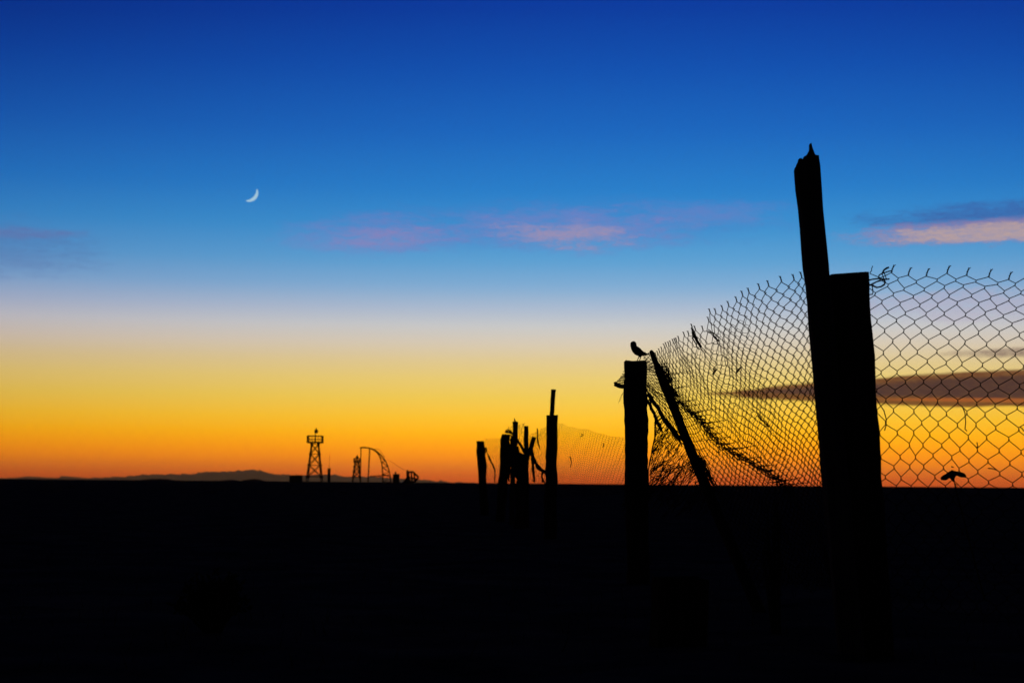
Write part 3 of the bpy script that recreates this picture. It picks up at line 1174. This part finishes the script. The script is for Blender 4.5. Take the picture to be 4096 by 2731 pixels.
def landing_bird():
    d = 9.0
    s = d / F / 3.818
    Q = lambda x, y, dd=0.0: P(*crop6(x, y), d + dd)
    body = MB()
    loft(body, [(Q(1256, 684, 0.02), 8 * s, 8 * s), (Q(1256, 694, 0.02), 26 * s, 26 * s), (Q(1258, 715, 0.016), 38 * s, 36 * s), (Q(1258, 745, 0.008), 48 * s, 44 * s),
                (Q(1258, 780, 0), 50 * s, 42 * s), (Q(1258, 812, -0.006), 36 * s, 30 * s), (Q(1268, 838, -0.012), 20 * s, 16 * s), (Q(1280, 862, -0.016), 11 * s, 9 * s)])

    def wing(lead, trail, dd):
        n0 = len(body.v)
        n = len(lead)
        for i in range(n):
            t = i / (n - 1)
            y_ = dd * math.sin(t * 1.7) * 0.05
            th = (11 - 5 * t) * s
            for (x, y) in (lead[i], trail[i]):
                body.v.append(Q(x, y, y_ - th))
                body.v.append(Q(x, y, y_ + th))
        for i in range(n - 1):
            a, b2 = n0 + i * 4, n0 + (i + 1) * 4
            body.f += [(a, b2, b2 + 2, a + 2), (a + 1, a + 3, b2 + 3, b2 + 1), (a, a + 1, b2 + 1, b2), (a + 2, b2 + 2, b2 + 3, a + 3)]
        body.f += [(n0, n0 + 2, n0 + 3, n0 + 1), (n0 + n * 4 - 4, n0 + n * 4 - 3, n0 + n * 4 - 1, n0 + n * 4 - 2)]
    wing([(1268, 690), (1222, 700), (1185, 722), (1150, 746), (1116, 764), (1090, 784), (1076, 800)],
         [(1262, 804), (1228, 806), (1200, 812), (1180, 832), (1156, 840), (1122, 840), (1086, 834)], 1)
    wing([(1250, 690), (1300, 697), (1345, 708), (1385, 716), (1424, 724), (1454, 744), (1470, 768)],
         [(1255, 804), (1302, 784), (1330, 770), (1362, 786), (1394, 796), (1428, 796), (1462, 800)], 1)
    for sd in (-1, 1):
        body.tube([Q(1274 + sd * 10, 820, -0.008), Q(1280 + sd * 12, 848, -0.01), Q(1288 + sd * 6, 874, -0.008)], [9 * s, 4 * s, 3 * s], 6)
    loc_ = Q(1288, 876)
    root = thing('landing_bird', 'small dark bird with wings spread and drooping, alighting on a thin twig', 'bird', loc_, 'small dark birds')
    fuse('body', body, 0.0013, M_FEATHER, loc_, root)
    tip = P(*crop6(1282, 866), d)
    low = P(*crop6(1304, 950), d)
    g0 = to_ground(tip, low)
    m = MB()
    m.tube([g0, low, P(*crop6(1300, 910), d), P(*crop6(1290, 885), d), tip], [0.005, 0.004, 0.0036, 0.003, 0.002], 5)
    m.tube([P(*crop6(1298, 892), d), P(*crop6(1320, 910), d), P(*crop6(1345, 935), d)], [0.003, 0.002, 0.001], 5)
    m.tube([P(*crop6(1302, 930), d), P(*crop6(1320, 938), d), P(*crop6(1330, 948), d)], [0.003, 0.002, 0.001], 5)
    o_ = m.build('twig', M_PLANT, loc=Vector((g0.x, g0.y, 0)), smooth=True)
    tag(o_, 'thin upright twig under the bird with spread wings', 'twig')
    # the insect it is after
    it = MB()
    c = Q(1262, 637)
    it.tube([c + Vector((-24, 0, 1)) * s, c + Vector((-14, 0, 0)) * s, c + Vector((4, 0, -3)) * s, c + Vector((20, 0, 0)) * s], [2 * s, 6 * s, 8 * s, 3 * s], 7)
    it.tube([c, c + Vector((-8, -14, 9)) * s, c + Vector((-20, -26, 10)) * s], [2 * s, 5 * s, 2 * s], 5, flat=0.3)
    it.tube([c, c + Vector((-8, 14, 9)) * s, c + Vector((-20, 26, 10)) * s], [2 * s, 5 * s, 2 * s], 5, flat=0.3)
    o_ = it.build('insect', M_BEAK, loc=c, smooth=True)
    tag(o_, 'tiny dark insect hovering just above the bird with spread wings', 'insect')


landing_bird()

# ------------------------------------------------------------------ far structures
def far_thing(name, label, cat, px, d):
    p = P(px, 1930, d)
    return thing(name, label, cat, Vector((p.x, p.y, 0)))


def lattice_tower(name, label, x0, x1, xt0, xt1, y_plat, y_rail, plat, d, lamp, levels):
    root = far_thing(name, label, 'tower', (x0 + x1) / 2, d)
    foot = 1925
    k = d / F
    cx = (x0 + x1) / 2
    wb, wt_ = (x1 - x0) / 2 * k, (xt1 - xt0) / 2 * k
    base_ = Vector(root['_loc'])
    zt = P(cx, y_plat, d).z

    def corner_(i, z):
        sx, sy = ((-1, -1), (1, -1), (1, 1), (-1, 1))[i]
        w = wb + (wt_ - wb) * z / zt
        return base_ + Vector((sx * w, sy * w, z))
    for i in range(4):
        m_ = MB()
        m_.bar(corner_(i, -0.1), corner_(i, zt), 3.0 * k)
        m_.build('leg', M_STEEL, root)
    zs = [P(cx, y, d).z for y in levels]
    for a, b2 in zip(zs, zs[1:]):
        for i in range(4):
            j = (i + 1) % 4
            m_ = MB()
            m_.bar(corner_(i, a), corner_(j, b2), 1.9 * k)
            m_.build('brace', M_STEEL, root)
            m_ = MB()
            m_.bar(corner_(j, a), corner_(i, b2), 1.9 * k)
            m_.build('brace', M_STEEL, root)
    for z in zs:
        for i in range(4):
            m_ = MB()
            m_.bar(corner_(i, z), corner_((i + 1) % 4, z), 1.8 * k)
            m_.build('strut', M_STEEL, root)
            g_ = MB()
            g_.box(corner_(i, z), 7 * k, 7 * k, 9 * k)
            g_.build('gusset', M_STEEL, root)
    pw = (plat[1] - plat[0]) / 2 * k
    m_ = MB()
    m_.box(base_ + Vector((0, 0, zt + 2 * k)), 2 * pw, 2 * pw, 6 * k)
    m_.build('platform', M_STEEL, root)
    zr = P(cx, y_rail, d).z
    m_ = MB()
    for i in range(4):
        a = base_ + Vector((((-1, 1, 1, -1)[i]) * pw, ((-1, -1, 1, 1)[i]) * pw, 0))
        b2 = base_ + Vector((((1, 1, -1, -1)[i]) * pw, ((-1, 1, 1, -1)[i]) * pw, 0))
        for f in (1.0, 0.5):
            up_ = Vector((0, 0, zt + (zr - zt) * f))
            m_.bar(a + up_, b2 + up_, 2.2 * k if f == 1 else 1.1 * k)
        for q in range(5):
            p = a.lerp(b2, q / 5)
            m_.bar(p + Vector((0, 0, zt)), p + Vector((0, 0, zr)), 1.8 * k if q == 0 else 1.0 * k)
    m_.build('railing', M_STEEL, root)
    m_ = MB()
    zl = P(cx, lamp[1], d).z
    m_.bar(base_ + Vector((0, 0, zt)), base_ + Vector((0, 0, zl)), 2.5 * k)
    m_.build('mast', M_STEEL, root)
    m_ = MB()
    c = base_ + Vector(((lamp[0] - cx) * k, 0, zl))
    r = lamp[2] * k
    loft(m_, [(c + Vector((0, 0, z * r)), w * r, w * r) for z, w in ((-1.1, 0.5), (-1.0, 0.85), (0.2, 1.0), (0.7, 0.8), (1.1, 0.35), (1.9, 0.12))], 10)
    m_.build('lantern', M_STEEL, root)
    return root


lattice_tower('beacon_tower', 'tall lattice tower with a railed platform and a round lantern on top', 1226, 1289, 1245, 1271, 1771, 1743, (1230, 1288), 200,
              (1261, 1724, 7.5), (1906, 1860, 1815, 1776))
lattice_tower('beacon_tower', 'smaller lattice tower with a lantern, just left of the curved slide frame', 1409, 1443, 1420, 1434, 1847, 1833, (1414, 1438), 330,
              (1427, 1829, 6.0), (1908, 1886, 1866, 1849))


def slide_frame():
    d = 230.0
    k = d / F
    root = far_thing('slide_frame', 'tall curved frame like a slide, arching down to the right beside the small tower', 'frame', 1500, d)
    up_line = [(1440, 1791), (1455, 1790), (1470, 1791), (1485, 1795), (1498, 1801), (1510, 1812), (1519, 1826), (1525, 1845), (1529, 1868), (1531, 1895), (1532, 1928)]
    out_line = [(1440, 1789), (1458, 1788), (1478, 1791), (1497, 1797), (1515, 1810), (1530, 1825), (1543, 1845), (1552, 1866), (1558, 1888), (1562, 1908), (1563, 1928)]
    for off in (-1.2, 1.2):
        for ln in (up_line, out_line):
            m_ = MB()
            m_.tube([P(x, y, d + off) for x, y in ln], 2.3 * k, 6)
            m_.build('rail', M_STEEL, root, smooth=True)
    for i in range(2, len(up_line)):
        for off in (-1.2, 1.2):
            m_ = MB()
            m_.bar(P(*up_line[i], d + off), P(*out_line[i], d + off), 2.3 * k)
            if i > 3:
                m_.bar(P(*up_line[i], d + off), P(*out_line[i - 1], d + off), 1.8 * k)
            m_.build('web', M_STEEL, root)
    for i in range(len(out_line)):
        m_ = MB()
        m_.bar(P(*out_line[i], d - 1.2), P(*out_line[i], d + 1.2), 1.5 * k)
        m_.build('rung', M_STEEL, root)
    for x0, y0, x1, w in ((1444, 1790, 1441, 3.0), (1479, 1795, 1472, 3.6), (1528, 1850, 1530, 2.2)):
        for off in (-1.2, 1.2):
            m_ = MB()
            a = P(x0, y0, d + off)
            m_.bar(a, to_ground(a, P(x1, 1928, d + off)), w * k)
            m_.build('post', M_STEEL, root)
    m_ = MB()
    m_.bar(P(1480, 1905, d), P(1560, 1899, d), 3 * k)
    m_.build('beam', M_STEEL, root)
    m_ = MB()
    m_.tube([P(1500, 1794, d), P(1518, 1797, d), P(1524, 1806, d), P(1540, 1830, d)], 1.0 * k, 5)
    m_.build('handrail', M_STEEL, root)
    m_ = MB()
    m_.tube([P(1546, 1836, d), P(1570, 1848, d), P(1592, 1864, d), P(1620, 1880, d)], 0.6 * k, 4)
    m_.build('cable', M_STEEL, root)


slide_frame()


def low_block(name, label, cat, x0, x1, y0, d, extra=None, dep=1.0, parts=('wall', 'roof')):
    k = d / F
    p = P((x0 + x1) / 2, 1928, d)
    root = thing(name, label, cat, Vector((p.x, p.y, 0)))
    zt = P((x0 + x1) / 2, y0, d).z
    w = (x1 - x0) * k
    m_ = MB()
    m_.box(Vector((p.x, p.y, zt / 2 - 0.05)), w, w * dep, zt + 0.1)
    m_.build(parts[0], M_GREY, root)
    m_ = MB()
    m_.box(Vector((p.x, p.y, zt + 0.9 * k)), w * 1.06, w * dep * 1.06, 1.8 * k, Matrix.Rotation(R(-1.5), 3, 'Y'))
    m_.build(parts[1], M_GREY, root)
    if extra:
        extra(root, k, p, zt)
    return root


low_block('hut', 'small dark flat roofed hut on the horizon, left of the tall tower', 'hut', 1160, 1207, 1902, 210)


def pole_extra(root, k, p, zt):
    m_ = MB()
    m_.tube([Vector((p.x, p.y, zt)), Vector((p.x + 2 * k, p.y, zt + 62 * k))], [0.9 * k, 0.5 * k], 5)
    m_.build('mast', M_STEEL, root)


low_block('utility_column', 'narrow dark column with a thin mast, just right of the tall tower', 'column', 1310, 1321, 1874, 210, pole_extra, parts=('shaft', 'cap'))


def chim(root, k, p, zt):
    m_ = MB()
    m_.tube([Vector((p.x - 2 * k, p.y, zt)), Vector((p.x - 3 * k, p.y, zt + 7 * k)), Vector((p.x - 1 * k, p.y, zt + 12 * k))], [3 * k, 3.4 * k, 1.6 * k], 7)
    m_.build('vent_pipe', M_STEEL, root)


rt = low_block('hut', 'dark squat hut with a vent pipe, right of the curved slide frame', 'hut', 1572, 1597, 1897, 200, chim)


def wreck():
    d = 190.0
    k = d / F
    root = far_thing('wrecked_frame', 'toppled metal frame with open holes, tilted against a short post on the horizon', 'wreck', 1640, d)
    m_ = MB()
    a = P(1630, 1880, d)
    m_.timber(to_ground(a, P(1630, 1928, d)), a, 9 * k, 9 * k, 0, 6, 0.02, 1.0, 0.02)
    m_.build('post', M_GREY, root)
    # slab with two holes: frame bars
    c = [(1633, 1888), (1652, 1886), (1674, 1908), (1660, 1926), (1638, 1930)]
    for i in range(5):
        m_ = MB()
        p, q = c[i], c[(i + 1) % 5]
        m_.tube([P(*p, d - 0.3), P(*q, d - 0.3)], 4.2 * k, 6)
        m_.tube([P(*p, d + 0.5), P(*q, d + 0.5)], 3.8 * k, 6)
        m_.build('frame_bar', M_STEEL, root)
    for p, q in (((1645, 1887), (1648, 1928)), ((1636, 1908), (1668, 1915)), ((1656, 1892), (1660, 1924))):
        m_ = MB()
        m_.tube([P(*p, d), P(*q, d)], 3.6 * k, 6)
        m_.build('frame_bar', M_STEEL, root)
    m_ = MB()
    n0 = len(m_.v)
    for off in (-0.4, 0.6):
        for p in ((1622, 1912), (1638, 1900), (1644, 1931), (1608, 1933)):
            m_.v.append(P(*p, d + off))
    m_.f += [(0, 1, 2, 3), (7, 6, 5, 4), (0, 4, 5, 1), (1, 5, 6, 2), (2, 6, 7, 3), (3, 7, 4, 0)]
    m_.build('rubble', M_GREY, root)


wreck()


# ------------------------------------------------------------------ plants and small things
def bush(name, label, px, base_y, d, height_px, width_px, n, leaf=0.012, on_ground=True, lean=0.0):
    k = d / F
    p = P(px, base_y, d)
    g0 = Vector((p.x, p.y, 0 if on_ground else p.z))
    hgt = (p.z - g0.z) + height_px * k
    root = thing(name, label, 'plant', g0)
    st_, lf = MB(), MB()
    for i in range(n):
        a = random.uniform(0, 2 * math.pi)
        rr = random.random() ** 0.5 * width_px * k / 2
        tip = g0 + Vector((math.cos(a) * rr + lean * hgt, math.sin(a) * rr, hgt * random.uniform(0.55, 1.0) * (1 - 0.4 * (rr / (width_px * k / 2 + 1e-6)) ** 2)))
        mid_ = g0.lerp(tip, 0.5) + Vector((random.gauss(0, 0.012), random.gauss(0, 0.012), 0.02))
        st_.tube([g0 + Vector((random.gauss(0, 0.01), random.gauss(0, 0.01), -0.02)), mid_, tip], [0.003, 0.0022, 0.0012], 4)
        for q in range(7):
            t = random.uniform(0.35, 1.0)
            c = mid_.lerp(tip, t) if t > 0.5 else g0.lerp(mid_, 0.5 + t)
            v = Vector((random.gauss(0, 1), random.gauss(0, 1), random.gauss(0.3, 1))).normalized()
            w = v.orthogonal().normalized() * leaf * 0.3
            l_ = leaf * random.uniform(0.6, 1.6)
            b0 = len(lf.v)
            th = v.cross(w).normalized() * leaf * 0.08
            lf.v += [c, c + v * l_ * 0.5 + w, c + v * l_, c + v * l_ * 0.5 - w, c + v * l_ * 0.5 + th]
            lf.f += [(b0, b0 + 1, b0 + 4), (b0 + 1, b0 + 2, b0 + 4), (b0 + 2, b0 + 3, b0 + 4), (b0 + 3, b0, b0 + 4), (b0 + 3, b0 + 2, b0 + 1, b0)]
    st_.build('stem', M_PLANT, root)
    lf.build('foliage', M_PLANT, root, kind='stuff')
    return root


bush('dry_bush', 'small dry bush at the foot of the sagging mesh, left of the corner post', 3105, 1940, 6.7, 78, 90, 34, 0.014, lean=-0.03)
bush('dry_weed', 'dry weed sprig sticking out from the right side of the corner post', 3522, 1940, 5.9, 62, 40, 10, 0.014)
for px, py, dx, dy, d, lab in ((2860, 1488, -14, -26, 7.3, 'larger forked twig bit caught in the sagging mesh'), (2955, 1482, -10, -22, 7.0, 'smaller straight twig bit caught in the sagging mesh, nearer the corner post')):
    m = MB()
    m.tube([P(px - 10, py + 10, d), P(px, py - 4, d), P(px + 11, py - 16, d)], [0.0035, 0.0055, 0.0016], 6)
    if dx == -14:
        m.tube([P(px - 2, py - 4, d), P(px - 6, py - 14, d), P(px - 3, py - 22, d)], [0.004, 0.003, 0.001], 5)
    o = m.build('caught_twig', M_PLANT, loc=P(px, py, d), smooth=True)
    tag(o, lab, 'twig')

# half lost in the black foreground
m = MB()
p0 = P(2722, 2570, 6.2)
m.timber(Vector((p0.x, 6.3, -0.05)), Vector((p0.x + 0.01, 6.3, 0.245)), 0.19, 0.16, 0.15, 8, 0.003)
o = m.build('timber_stump', M_WOOD, loc=Vector((p0.x, 6.3, 0)))
tag(o, 'low squared timber stump barely visible in the black foreground', 'stump')
bush('low_bush', 'rounded low bush barely visible in the black foreground at left', 850, 2540, 6.3, 270, 330, 90, 0.03)

gr = MB()
for i in range(2600):
    d = random.uniform(5.2, 34)
    x = random.uniform(-0.33, 0.36) * d
    z0 = ground_z(x, d)
    hgt = random.uniform(0.03, 0.12) * random.random()
    a = random.uniform(0, 6.28)
    lx, ly = math.cos(a) * hgt * 0.5, math.sin(a) * hgt * 0.5
    w = 0.0022
    c = Vector((x, d, z0 - 0.01))
    b0 = len(gr.v)
    gr.v += [c + Vector((-w, 0, 0)), c + Vector((w, 0, 0)), c + Vector((0, w, 0)), c + Vector((lx, ly, hgt + 0.02))]
    gr.f += [(b0, b0 + 1, b0 + 3), (b0 + 1, b0 + 2, b0 + 3), (b0 + 2, b0, b0 + 3)]
for i in range(420):
    d = random.uniform(70, 260)
    x = random.uniform(-0.36, 0.38) * d
    if -0.17 * d < x < -0.02 * d and d > 150:
        continue
    z0 = swell(d)
    big = random.random() ** 3
    for q in range(12):
        hgt_ = random.uniform(0.03, 0.08 + 0.16 * big)
        c = Vector((x + random.gauss(0, 0.08 + 0.25 * big), d + random.gauss(0, 0.2), z0 - 0.02))
        w = 0.02
        b0 = len(gr.v)
        gr.v += [c + Vector((-w, 0, 0)), c + Vector((w, 0, 0)), c + Vector((0, w, 0)), c + Vector((random.gauss(0, 0.06), random.gauss(0, 0.06), hgt_ + 0.02))]
        gr.f += [(b0, b0 + 1, b0 + 3), (b0 + 1, b0 + 2, b0 + 3), (b0 + 2, b0, b0 + 3)]
grass = gr.build('dry_grass', M_PLANT)
grass['kind'] = 'stuff'

for o in bpy.data.objects:
    if '_loc' in o:
        del o['_loc']
